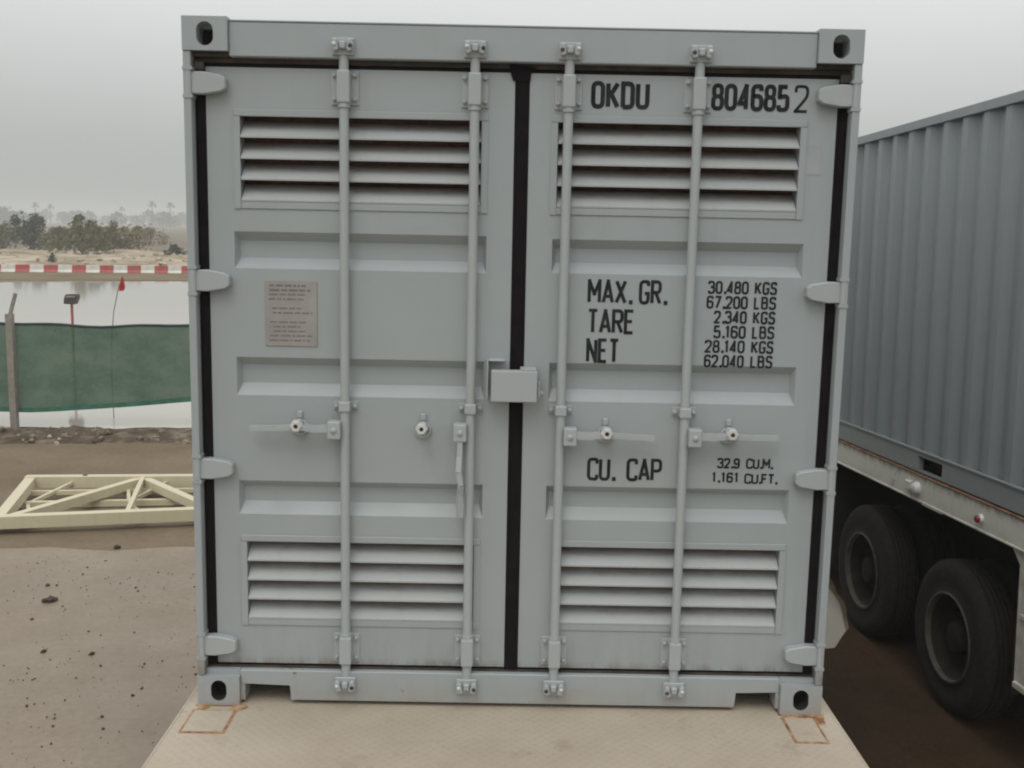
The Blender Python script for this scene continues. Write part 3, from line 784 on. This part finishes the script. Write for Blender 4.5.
# ================================================================== wheels shared by both trailers
def wheel(parent, x, y, z, s, r=.54):
    """pair member: tyre with tread grooves and a deep dished rim; s points outwards along x"""
    w = .27
    t = mk('tyre'); pr = [(0, .315), (.012, .335), (.006, .40), (-.002, .45), (.010, .495), (.030, .522), (.048, .535)]
    P = pr[:]
    for k in range(5):
        a = .055 + k * .035
        P += [(a, r), (a + .024, r), (a + .026, r - .014), (a + .033, r - .014)]
    P += [(w - .048, .535), (w - .030, .522), (w - .010, .495), (w + .002, .45), (w - .006, .40), (w - .012, .335), (w, .315)]
    o = t.lathe([(x - s * a, rr) for a, rr in P], 'x', (0, y, z), 56)
    o = o.build('tyre', parent)
    b = mk('rim')
    b.use('rim_lip'); b.lathe([(x + s * .004, .300), (x + s * .006, .312), (x - s * .004, .318), (x - s * .015, .316)], 'x', (0, y, z), 48); b.lathe([(x + s * .004, .300), (x - s * .018, .293), (x - s * .03, .291)], 'x', (0, y, z), 48); b.use('rim')
    b.lathe([(x - s * .03, .291), (x - s * .14, .270), (x - s * .165, .24), (x - s * .170, .16), (x - s * .150, .125)], 'x', (0, y, z), 48)
    b.lathe([(x - s * .150, .126), (x - s * .10, .118), (x - s * .055, .105), (x - s * .045, .085), (x - s * .045, .0005)], 'x', (0, y, z), 24)
    for k in range(10):
        a = 2 * math.pi * k / 10; cy, cz = y + .195 * math.cos(a), z + .195 * math.sin(a)
        b.lathe([(x - s * .140, .0005), (x - s * .140, .014), (x - s * .169, .015)], 'x', (0, cy, cz), 6, False)
    b.build('rim', parent)

# ================================================================== flatbed that carries the front container
T1 = thing('flatbed_trailer', 'cream flatbed trailer deck with rust outlines, under the louvred grey container', 'trailer', (0, 0, 0))
b = mk('deck'); b.box(-1.262, 1.262, -6.2, 6.3, D - .012, D, 0); b.build('deck', T1)
for s in (-1, 1):
    b = mk('deck'); b.box(s * 1.262, s * 1.235, -6.2, 6.3, D - .16, D - .0125, .003); b.box(s * 1.275, s * 1.2625, -6.2, 6.3, D - .045, D - .001, .003)
    b.build('side_rail', T1)
b = mk('chassis')
for s in (-1, 1): b.box(s * .55, s * .43, -6.1, 6.2, D - .50, D - .10); b.box(s * .60, s * .38, -6.1, 6.2, D - .0995, D - .08)
for k in range(21): b.box(-1.23, 1.23, -6.1 + k * .6, -6.04 + k * .6, D - .079, D - .013)
b.build('chassis', T1)
for xa, xb, ya, yb in ((-1.225, -1.055, -.235, -.045), (1.055, 1.185, -.235, -.025)):
    b = mk('rust_patchy'); t = .010
    b.box(xa, xb, ya, ya + t, D + .0002, D + .002); b.box(xa, xb, yb - t, yb, D + .0002, D + .002)
    b.box(xa, xa + t, ya + t, yb - t, D + .0002, D + .002); b.box(xb - t, xb, ya + t, yb - t, D + .0002, D + .002)
    b.use('deck'); b.box(xa + t, xb - t, ya + t, yb - t, D + .0002, D + .004)
    b.build('twistlock_cover', T1)
for s in (-1, 1):
    mk('rust').box(s * 1.222, s * 1.050, -.010, .175, D + .0002, D + .0006).build('rust_stain', T1)
for cx_, cy_, rr_, sd_ in ((1.185, -.02, .055, 3), (1.10, -.012, .05, 9), (-1.06, -.015, .045, 5), (-1.19, -.01, .04, 6)):
    b = mk('rust_patchy'); vs = []
    for k in range(22):
        a = 2 * math.pi * k / 22; q = rr_ * (.75 + .6 * noise.noise(Vector((math.cos(a) * 1.5, math.sin(a) * 1.5, sd_))))
        vs.append(b.bm.verts.new((cx_ + q * math.cos(a) * 1.1, cy_ + q * math.sin(a), D + .0010 + .0003 * (sd_ % 4))))
    b._mark([b.bm.faces.new(vs)]); b.build('rust_stain', T1)
for y in (2.6, 3.95):
    mk('chassis').tube([(-1.0, y, .54), (1.0, y, .54)], .07, 14).build('axle', T1)
    for s in (-1, 1): wheel(T1, s * 1.22, y, .54, s); wheel(T1, s * .92, y, .54, s)
for s in (-1, 1):
    b = mk('chassis'); b.box(s * .75, s * .62, -4.3, -4.17, .06, D - .08, .005); b.box(s * .80, s * .57, -4.36, -4.11, .0, .0599, .005); b.build('landing_leg', T1)
for s in (-1, 1):
    for y in (2.6, 3.95): mk('chassis').box(s * .52, s * .46, y - .05, y + .05, .60, D - .50).build('axle_bracket', T1)

# ================================================================== the neighbouring trailer and its container
RZ = math.atan(.080956); RX = -math.atan(.0331)
ORG = Vector((3.28921 - .080956 * 4, 4, .1348 + D))
# local frame: x to the right (0 = near side face), y away along the trailer, z up from the deck top
C2 = thing('shipping_container', 'blue-grey corrugated shipping container on the neighbouring trailer at the right', 'shipping container', ORG, (RX, 0, RZ))
E2 = thing('grp', '', '') ; bpy.data.objects.remove(E2)
inner = C2
def shell_off(root, mat, ox, oy, pitch, phase):
    n0 = set(root.children)
    shell(root, mat, pitch, ox, False, phase)
    for o in root.children:
        if o not in n0: o.location = (0, oy, .0)
shell_off(C2, 'nbr', WX, -2.50, .268, .085)
T2 = thing('container_trailer', 'dirty cream container trailer with twin dark tyres and a rusty deck edge, at the right', 'trailer', ORG, (RX, 0, RZ))
y0, y1 = -2.75, 10.0
for side_x, s in ((0.0, 1), (2.438, -1)):
    b = mk('beam')
    X = lambda v: side_x + s * v
    b.box(X(.004), X(.03), y0, y1, -.190, -.014, 0)
    b.box(X(-.004), X(.09), y0, y1, -.206, -.1905, .003)
    if s > 0: b.box(X(-.002), X(.02), -.72, -.42, -.216, -.2065, .003)
    b.build('side_beam', T2)
    b = mk('beam_rust'); b.box(X(-.006), X(.10), y0, y1, -.0135, -.001, .003); b.build('deck_edge', T2)
b = mk('chassis'); b.box(.10, 2.338, y0, y1, -.05, -.0012); b.box(.74, 1.70, -2.2, 9.0, -.98, -.50)  # second box: solid black block added to stop daylight showing under the trailer
for xx in (.72, 1.60): b.box(xx, xx + .12, y0 + .1, y1 - .1, -.52, -.06)
for k in range(18): b.box(.031, 2.40, y0 + .2 + k * .7, y0 + .28 + k * .7, -.18, -.0512)
b.build('chassis', T2)
def wl(yw):  # hub height in the tilted frame so that tyres meet level ground
    return -(D + .1348 - .0331 * 0) + .54 - (yw) * .0331 * -1 + .0
for yw in (.60, -.86):
    hz = .54 - (ORG.z - .0331 * yw)
    for xx, s in ((.02, -1), (.34, -1), (2.418, 1), (2.10, 1)): wheel(T2, xx, yw, hz, s)
    mk('chassis').tube([(.3, yw, hz), (2.14, yw, hz)], .07, 14).build('axle', T2)
for yw, hh in ((-1.62, -1.15), (1.30, -1.15)):      # flaps before and behind the tyres, added to block daylight under the trailer
    for xa, xb in ((.06, .62), (1.82, 2.38)): mk('chassis').box(xa, xb, yw, yw + .012, hh, -.21).build('light_block_flap', T2)
for xa, xb in ((.10, .66), (1.78, 2.34)): mk('chassis').box(xa, xb, 1.6, 6.5, -1.12, -.21, .02).build('light_block_box', T2)  # black boxes added to shut out daylight from the far side
for xx in (.70, 1.58): mk('chassis').box(xx, xx + .14, -1.5, 1.2, -1.02, -.9805, .01).build('leaf_spring', T2)
# upright leg with a gusset behind the tyres
b = mk('beam')
b.prism([(-1.58, -.2065), (-1.68, -.30), (-1.70, -1.02), (-1.93, -1.02), (-1.93, -.2065)], 'x', .02, .045)
b.prism([(-1.95, -.2065), (-1.95, -1.04), (-1.97, -1.04), (-1.97, -.2065)], 'x', .01, .16)
b.box(.008, .0195, -1.90, -1.73, -.62, -.59, .003); b.box(.004, .06, -1.93, -1.71, -1.06, -1.0205, .004)
b.build('support_leg', T2)
def marker(y, z, m1, r, label):
    b = mk('lamp_white'); b.lathe([(.003, r * 1.25), (-.012, r * 1.2), (-.018, r)], 'x', (0, y, z), 20)
    b.use(m1); b.lathe([(-.018, r), (-.034, r * .9), (-.042, r * .55), (-.044, .0005)], 'x', (0, y, z), 20)
    b.build('side_marker', T2, label=label)
marker(-.34, -.112, 'lamp_white', .042, 'white round side lamp')
b = mk('bright'); b.box(-.03, .003, -.26, -.19, -.14, -.07, .008); b.build('lamp_bracket', T2)
marker(-1.235, -.120, 'lamp_red', .026, 'small red side lamp')

# ================================================================== cream truss lying on the mud
TR = thing('steel_truss', 'cream painted steel lattice truss lying on the wet mud left of the container', 'truss', (-5.5, 7.7, 0))
o_ = Vector((-5.5, 7.7, 0)); b = mk('truss')
F = lambda x: Vector((x, 8.54 + (x + 5.76) * .105, .17)) - o_
N = lambda x: Vector((x, 6.94 + (x + 5.33) * .234, .13)) - o_
Bm = lambda x: Vector((x, 7.95 + (x + 5.5) * .15, .045)) - o_
xe = -.3
b.bar(F(-5.78), F(xe), .12, .135); 
b.build('far_chord', TR)
b = mk('truss'); b.bar(N(-5.42), N(xe), .12, .13); b.build('near_chord', TR)
b = mk('truss'); b.bar(Bm(-5.6), Bm(xe), .07, .07); b.bar(Bm(-5.6) + Vector((0, .35, .05)), Bm(xe) + Vector((0, .35, .05)), .05); b.build('bottom_chord', TR)
b = mk('truss')
b.bar(F(-5.72), N(-5.35), .115, .12)
xs = [(-5.30, 'n'), (-4.42, 'f'), (-3.2, 'n'), (-2.3, 'f'), (-1.2, 'n'), (xe - .05, 'f')]
for (xa, ka), (xb, kb) in zip(xs, xs[1:]):
    pa = N(xa) if ka == 'n' else F(xa); pb = N(xb) if kb == 'n' else F(xb)
    b.bar(pa, pb, .10, .10)
for xa, xb in ((-4.42, -4.10), (-2.3, -2.05)): b.bar(F(xa) + Vector((0, 0, .04)), N(xb) + Vector((0, 0, .04)), .05, .05)
for k, x in enumerate((-5.5, -4.4, -3.3, -2.2, -1.1)):
    b.bar(Bm(x), F(x + .3), .04); b.bar(Bm(x), N(x + .45), .04); b.bar(Bm(x), F(x - .2), .04) if k else None
b.build('lattice_bar', TR)

# ================================================================== netting fence
FN = thing('netting_fence', 'green shade netting fence on angled-top posts between the mud yard and the flooded pond', 'fence', (-7.74, 12.51, 0))
fo = Vector((-7.74, 12.51, 0))
for x in (-17.4, -14.2, -11.0, -7.74, -4.45, -1.2, 2.0, 5.2):
    b = mk('post'); y = fy(x)
    b.bar((x - fo.x, y - fo.y - .0, -.05), (x - fo.x, y - fo.y, 1.83), .10, .10)
    b.bar((x - fo.x + .005, y - fo.y, 1.80), (x - fo.x + .11, y - fo.y, 2.15), .035, .05)
    b.build('fence_post', FN)
def netpt(x, t):
    zb = .30 + (.13 * max(0, min(1, (x + 7.5) / 2.5))) + .03 * math.sin(x * 1.1); zt = 1.66 + .018 * math.sin(x * 2.2) + .012 * math.sin(x * 5.1)
    z = zb + (zt - zb) * t
    return Vector((x - fo.x, fy(x) - fo.y + .07 + .05 * noise.noise(Vector((x * .9, z * .7, 2))) + .018 * noise.noise(Vector((x * 4, z * 2.4, 8))), z))
b = mk('net'); nx, nt_ = 240, 18; g = []
for j in range(nt_ + 1): g.append([b.bm.verts.new(netpt(-18 + 24 * i / nx, j / nt_)) for i in range(nx + 1)])
b._mark([b.bm.faces.new((g[j][i], g[j][i+1], g[j+1][i+1], g[j+1][i])) for j in range(nt_) for i in range(nx)], True)
b.build('netting', FN)
b = mk('rope'); b.tube([netpt(-18 + 24 * i / 120, 1) for i in range(121)], .022, 6); b.build('edge_rope', FN)
b = mk('hem')
for i in range(160):
    xa, xb = -18 + 24 * i / 160, -18 + 24 * (i + 1) / 160
    A, B = netpt(xa, 0), netpt(xb, 0); off = Vector((0, -.015, 0))
    h0 = .075 + .03 * noise.noise(Vector((xa, 0, 0))); h1 = .075 + .03 * noise.noise(Vector((xb, 0, 0)))
    b.quad(A + off, B + off, B + off + Vector((0, 0, h1)), A + off + Vector((0, 0, h0)))
b.build('net_hem', FN, merge=True)

L1 = thing('post_lamp', 'dark boxy lamp head on a thin red pole standing in water behind the netting', 'lamp', (-10.12, 20.69, -.09))
mk('red_pole').tube([(0, 0, 0), (.0, 0, 1.48)], .030, 10).build('pole', L1)
b = mk('lamp_case'); b.prism([(-.15, 1.45), (.10, 1.44), (.17, 1.60), (.15, 1.68), (-.10, 1.67), (-.14, 1.58)], 'y', -.10, .10, .01)
b.use('post'); b.prism([(-.09, 1.60), (.12, 1.61), (.13, 1.645), (-.08, 1.635)], 'y', -.106, -.101)
b.build('lamp_head', L1)
F1 = thing('marker_flag', 'small red pennant on a thin bent wire behind the netting', 'flag', (-6.59, 13.6, 0))
pts = [(0, 0, 0), (-.01, 0, .8), (.01, 0, 1.35), (.06, 0, 1.8), (.14, 0, 2.15), (.22, 0, 2.38)]
mk('chassis').tube(pts, .006, 6).build('flag_wire', F1)
b = mk('flag'); b.prism([(.222, 2.385), (.245, 2.33), (.26, 2.20), (.235, 2.15), (.165, 2.14), (.165, 2.20)], 'y', -.008, .008); b.build('pennant', F1)

# ================================================================== far barriers
def barrier(m):
    b = mk(m); L = .98
    b.prism([(-.28, 0), (.28, 0), (.28, .08), (.14, .20), (.10, .46), (-.10, .46), (-.14, .20), (-.28, .08)], 'x', -L / 2, L / 2, .012)
    return b
px_edges = None
dirv = Vector((1, .25, 0)).normalized(); ang = math.atan(.25)
n_r = n_w = 0; pm = {}
cols = []
ordw = ['first', 'second', 'third', 'fourth', 'fifth', 'sixth', 'seventh', 'eighth', 'ninth', 'tenth']
start = Vector((-31.12, by(-31.12), .0)); pitchb = .803
for i in range(-5, 19):
    p_ = start + dirv * (i * pitchb * 1.0)
    red = i % 2 == 0
    if red not in pm: pm[red] = barrier('bar_red' if red else 'bar_white').build('road_barrier'); o = pm[red]; o.scale = (.825, 1, 1.12)
    else: o = pm[red].copy(); COL.objects.link(o)
    o.location = p_; o.rotation_euler = (0, 0, ang); c = 'red' if red else 'white'
    tag(o, None, 'barrier', 'red and white barriers beyond the pond')
    cols.append((i, red, o))

# ================================================================== vegetation
def leaf_cloud(b, blobs, n, size, rng):
    for _ in range(n):
        c, r = rng.choice(blobs); d = Vector((rng.gauss(0, 1), rng.gauss(0, 1), rng.gauss(0, 1))).normalized() * (rng.random() ** .45)
        p = Vector(c) + Vector((d.x * r[0], d.y * r[1], d.z * r[2]))
        if p.z < .05: p.z = .05 + rng.random() * .2
        a = Vector((rng.gauss(0, 1), rng.gauss(0, 1), rng.gauss(0, 1))).normalized(); t = a.orthogonal().normalized(); u = a.cross(t)
        s = size * (.5 + rng.random()); b.quad(p - t * s, p - u * s * .45, p + t * s, p + u * s * .45)
def bush(name, m, w, h, seed, n=1500, size=.16, trunks=5, tall=False):
    rng = random.Random(seed); root = thing(name, '', '')
    b = mk('bark')
    tips = []
    for k in range(trunks):
        a = rng.random() * 6.28; rr = rng.random() * w * .32; hh = h * (.55 + .35 * rng.random())
        tip = Vector((math.cos(a) * rr, math.sin(a) * rr, hh)); tips.append(tip)
        b.tube([(0 + .1 * math.cos(a), .1 * math.sin(a), 0), tip * .5 + Vector((rng.gauss(0, .1), 0, 0)), tip], [.06, .04, .015], 6)
    b.build('trunk', root)
    blobs = []
    for k in range(11 if not tall else 8):
        a = rng.random() * 6.28; q = rng.random() ** .7; zz = h * (.22 + .55 * rng.random() * (1 - q * .55))
        r0 = w * (.13 + .11 * rng.random()); blobs.append(((math.cos(a) * q * w * .40, math.sin(a) * q * w * .40, zz), (r0, r0, r0 * (1.0 if not tall else 1.3))))
    for t in tips: blobs.append((tuple(t), (w * .10, w * .10, h * .16)))
    b = mk(m); leaf_cloud(b, blobs, n, size, rng); b.build('crown', root)
    return root
def palm(seed, h):
    rng = random.Random(seed); root = thing('palm_tree', '', '')
    mk('bark').tube([(0, 0, 0), (.1, 0, h * .5), (.15, .05, h)], [.26, .2, .17], 8).build('trunk', root)
    b = mk('palm')
    for k in range(26):
        a = k * 2.4 + rng.random(); el = rng.uniform(-.3, 1.2); L = rng.uniform(1.7, 2.6); prev = Vector((.15, .05, h)); d = Vector((math.cos(a) * math.cos(el), math.sin(a) * math.cos(el), math.sin(el)))
        sd_ = Vector((-math.sin(a), math.cos(a), 0)); w0 = .10
        for s in range(5):
            nx_ = prev + d * L / 5; d = (d + Vector((0, 0, -.28))).normalized(); w1 = .34 * math.sin(math.pi * (s + 1.2) / 6.2)
            b.quad(prev - sd_ * w0, nx_ - sd_ * w1, nx_, prev); b.quad(prev, nx_, nx_ + sd_ * w1, prev + sd_ * w0); prev, w0 = nx_, w1
    b.build('crown', root); return root
# positions come from the ground plan: x, y, width, height
P0 = Vector((-0.0413, -3.9237, 0))
def polar(px, dist):                      # bearing through a column of the picture's horizon, distance in metres
    a = math.atan2(px - 512, 1061.26) + .0061; a = -a + .0061
    return P0 + Vector((math.sin(-a) * dist, math.cos(a) * dist, 0))
specs = [
 (42, 118, 6.0, 3.5, 'foliage_dark', 'dense dark green bush, darkest of the scrub beyond the red and white barriers', 1700, True),
 (88, 104, 5.8, 3.5, 'foliage', 'tallest olive scrub bush, right of the dark green bush beyond the barriers', 1900, False),
 (66, 112, 4.6, 2.4, 'foliage', 'low olive bush filling the gap right of the dark green bush', 1100, False),
 (110, 110, 5.2, 3.1, 'foliage', 'dusty olive bush right of the tallest scrub bush', 1500, False),
 (134, 112, 5.6, 2.7, 'foliage_pale', 'rounded tan-olive bush nearest the container among the larger scrub bushes', 1500, False),
 (158, 150, 6.4, 2.3, 'foliage_pale', 'pale brown low bush set back beside the container edge', 900, False),
 (12, 125, 5.0, 2.6, 'foliage', 'low scrub bush at the far left edge beyond the barriers', 900, False),
 (26, 150, 5.5, 2.8, 'foliage_pale', 'pale dusty bush set back left of the dark green bush', 900, False),
 (60, 84, 1.1, .8, 'foliage_dark', 'tiny green weed tuft on the sand just behind the barriers', 260, False),
 (182, 100, 2.4, 1.1, 'foliage_dark', 'small dark bush hard against the container edge on the sand', 400, False)]
for i, (px, dist, w, h, m, lab, n, tall) in enumerate(specs):
    o = bush('scrub_bush', m, w, h, 20 + i, n, .17 if dist > 90 else .07, 5, tall); p_ = polar(px, dist); o.location = (p_.x, p_.y, .1)
    tag(o, lab, 'bush', 'scrub bushes on the bank beyond the pond')
# hazy trees far behind: two shapes copied
far1 = bush('far_tree', 'foliage_dark', 11, 9, 91, 500, .8, 3, True); far2 = bush('far_tree', 'foliage_dark', 15, 7.5, 92, 600, .85, 3, False)
far3 = palm(5, 8.2)
rng = random.Random(12)
for k in range(46):
    px = -60 + k * 13.5 + rng.uniform(-5, 5)
    src = (far1, far2)[rng.random() < .6]
    first = (src is far1 and 'label' in src.keys() and src['label'] == '') or False
    o = copy_tree(src); p_ = polar(px, rng.uniform(640, 960)); o.location = (p_.x, p_.y, 0); s = rng.uniform(.8, 1.3); o.scale = (s, s, s); o.rotation_euler = (0, 0, rng.random() * 6)
    tag(o, 'hazy grey tree on the far skyline behind the scrub', 'tree', 'hazy trees on the far skyline')
for root in (far1, far2):
    for c in list(root.children): bpy.data.objects.remove(c)
    bpy.data.objects.remove(root)
pl = [(160, 640, 1.5, 'hazy palm on the skyline, left of the pair next to the container'), (178, 660, 1.5, 'hazy palm on the skyline nearest the container edge'), (130, 720, 1.25, 'hazy palm on the skyline above the tan-olive bush'), (60, 730, 1.3, 'hazy palm on the skyline right of the dark green bush'), (45, 700, 1.35, 'hazy palm rising behind the dark green bush')]
for i, (px, dist, s, lab) in enumerate(pl):
    o = far3 if i == 0 else copy_tree(far3); p_ = polar(px, dist); o.location = (p_.x, p_.y, 0); o.scale = (s, s, s)
    tag(o, lab, 'palm tree', 'hazy palms on the far skyline')

# ================================================================== stones
def stones(name, m, spots, label, cat, seed, parent=None, kind='stuff'):
    rng = random.Random(seed); b = mk(m)
    for (x, y, z, r) in spots:
        n0 = len(b.bm.verts)
        res = bmesh.ops.create_icosphere(b.bm, subdivisions=1 if r < .03 else 2, radius=r, matrix=Matrix.Translation((x, y, z)) @ Matrix.Rotation(rng.random() * 6, 4, 'Z') @ Matrix.Diagonal((1, rng.uniform(.5, .9), rng.uniform(.4, .75), 1)))
        for v in res['verts']: v.co += Vector((rng.gauss(0, 1), rng.gauss(0, 1), rng.gauss(0, 1))) * r * .13
        for f in {f for v in res['verts'] for f in v.link_faces}: f.material_index = 0
    o = b.build(name); return tag(o, label, cat, None, kind)
rng = random.Random(5); S = []
for _ in range(7000):
    x = rng.uniform(-9, -1.45); y = rng.uniform(-1.5, 6.2)
    d = noise.noise(Vector((x * .8, y * .8, 4))) + .9 * noise.noise(Vector((x * .35, y * .35, 1))) - .12 * (y - 3.2)
    if rng.random() < .12 + .9 * max(0, d + .15): S.append((x, y, .008, rng.choice((.003, .003, .003, .004, .004, .004, .005, .005, .006, .007, .009, .013)) * rng.uniform(.8, 1.3)))
stones('scattered_pebbles', 'clod', S, 'small dark pebbles and dirt crumbs scattered over the smooth wet mud', 'pebbles', 1)
S = []
for _ in range(900):
    x = rng.uniform(-20, 6); t = rng.random(); y = fy(x) - 1.15 + t * 1.15
    S.append((x, y, max(.0, bermh(x, y, 0, t)) + .005, rng.choice((.015, .02, .025, .03, .045, .06)) * rng.uniform(.7, 1.2)))
stones('berm_rubble', 'stone', S[:620], 'brown stones and rubble along the earth berm below the netting', 'rubble', 2)
stones('pale_rubble', 'stone_pale', S[620:760], 'pale stones strewn through the earth berm below the netting', 'rubble', 3)
S = []
for _ in range(420):
    x = rng.uniform(-75, 10); y = by(x) + rng.uniform(2, 42); S.append((x, y, .4, rng.uniform(.1, .35)))
stones('bank_rubble', 'stone_pale', S, 'pale rubble lying over the sandy bank beyond the barriers', 'rubble', 4)
for (x, y, z, r, lab) in ((-3.97, 4.95, .02, .055, 'largest dark clod of earth on the smooth mud, below the truss'), (-3.98, 3.72, .018, .045, 'brown clod of earth near the left edge of the wet mud'),
                       (-3.55, 3.85, .012, .028, 'small dark clod right of the brown clod at the left edge'), (-3.17, 3.82, .012, .028, 'small dark clod farthest right in the row of clods on the mud'),
                       (-4.16, 5.35, .012, .024, 'flat little clod just above the largest clod'), (-3.95, 7.05 - .55, .012, .035, 'dark lump in the puddle right in front of the truss'), (-5.1, 8.62, .23, .04, 'dark lump of mud resting on the far chord of the truss')):
    tag(stones('dirt_clod', 'clod', [(0, 0, 0, r)], lab, 'clod', int(r * 1000), kind=None), group='clods of earth on the wet mud').location = (x, y, z)

# barrier labels, counted over those in view
vis = [c for c in cols if 0 <= c[0] <= 13]
nr = nw = 0
for i, red, o in cols:
    if (i, red, o) in vis:
        if red: o['label'] = f'{ordw[nr]} red block from the left in the barrier row beyond the pond'; nr += 1
        else: o['label'] = f'{ordw[nw]} white block from the left in the barrier row beyond the pond'; nw += 1
    elif i < 0: o['label'] = ('red' if red else 'white') + ' barrier block outside the left edge of the picture'
    else: o['label'] = ('red' if red else 'white') + ' barrier block hidden behind the louvred container'

# ================================================================== haze
m = bpy.data.materials.new('haze'); m.use_nodes = True; nt = m.node_tree; nt.nodes.clear()
vo = nt.nodes.new('ShaderNodeVolumePrincipled'); mo = nt.nodes.new('ShaderNodeOutputMaterial'); nt.links.new(vo.outputs[0], mo.inputs['Volume'])
vo.inputs['Color'].default_value = (.89, .905, .90, 1); vo.inputs['Density'].default_value = .0013; vo.inputs['Anisotropy'].default_value = .0
M['haze'] = m
b = mk('haze'); b.box(-910, 910, -90, 1110, -1, 16); tag(b.build('haze'), 'pale dusty haze hanging over the yard, pond and far skyline', 'haze', None, 'stuff')
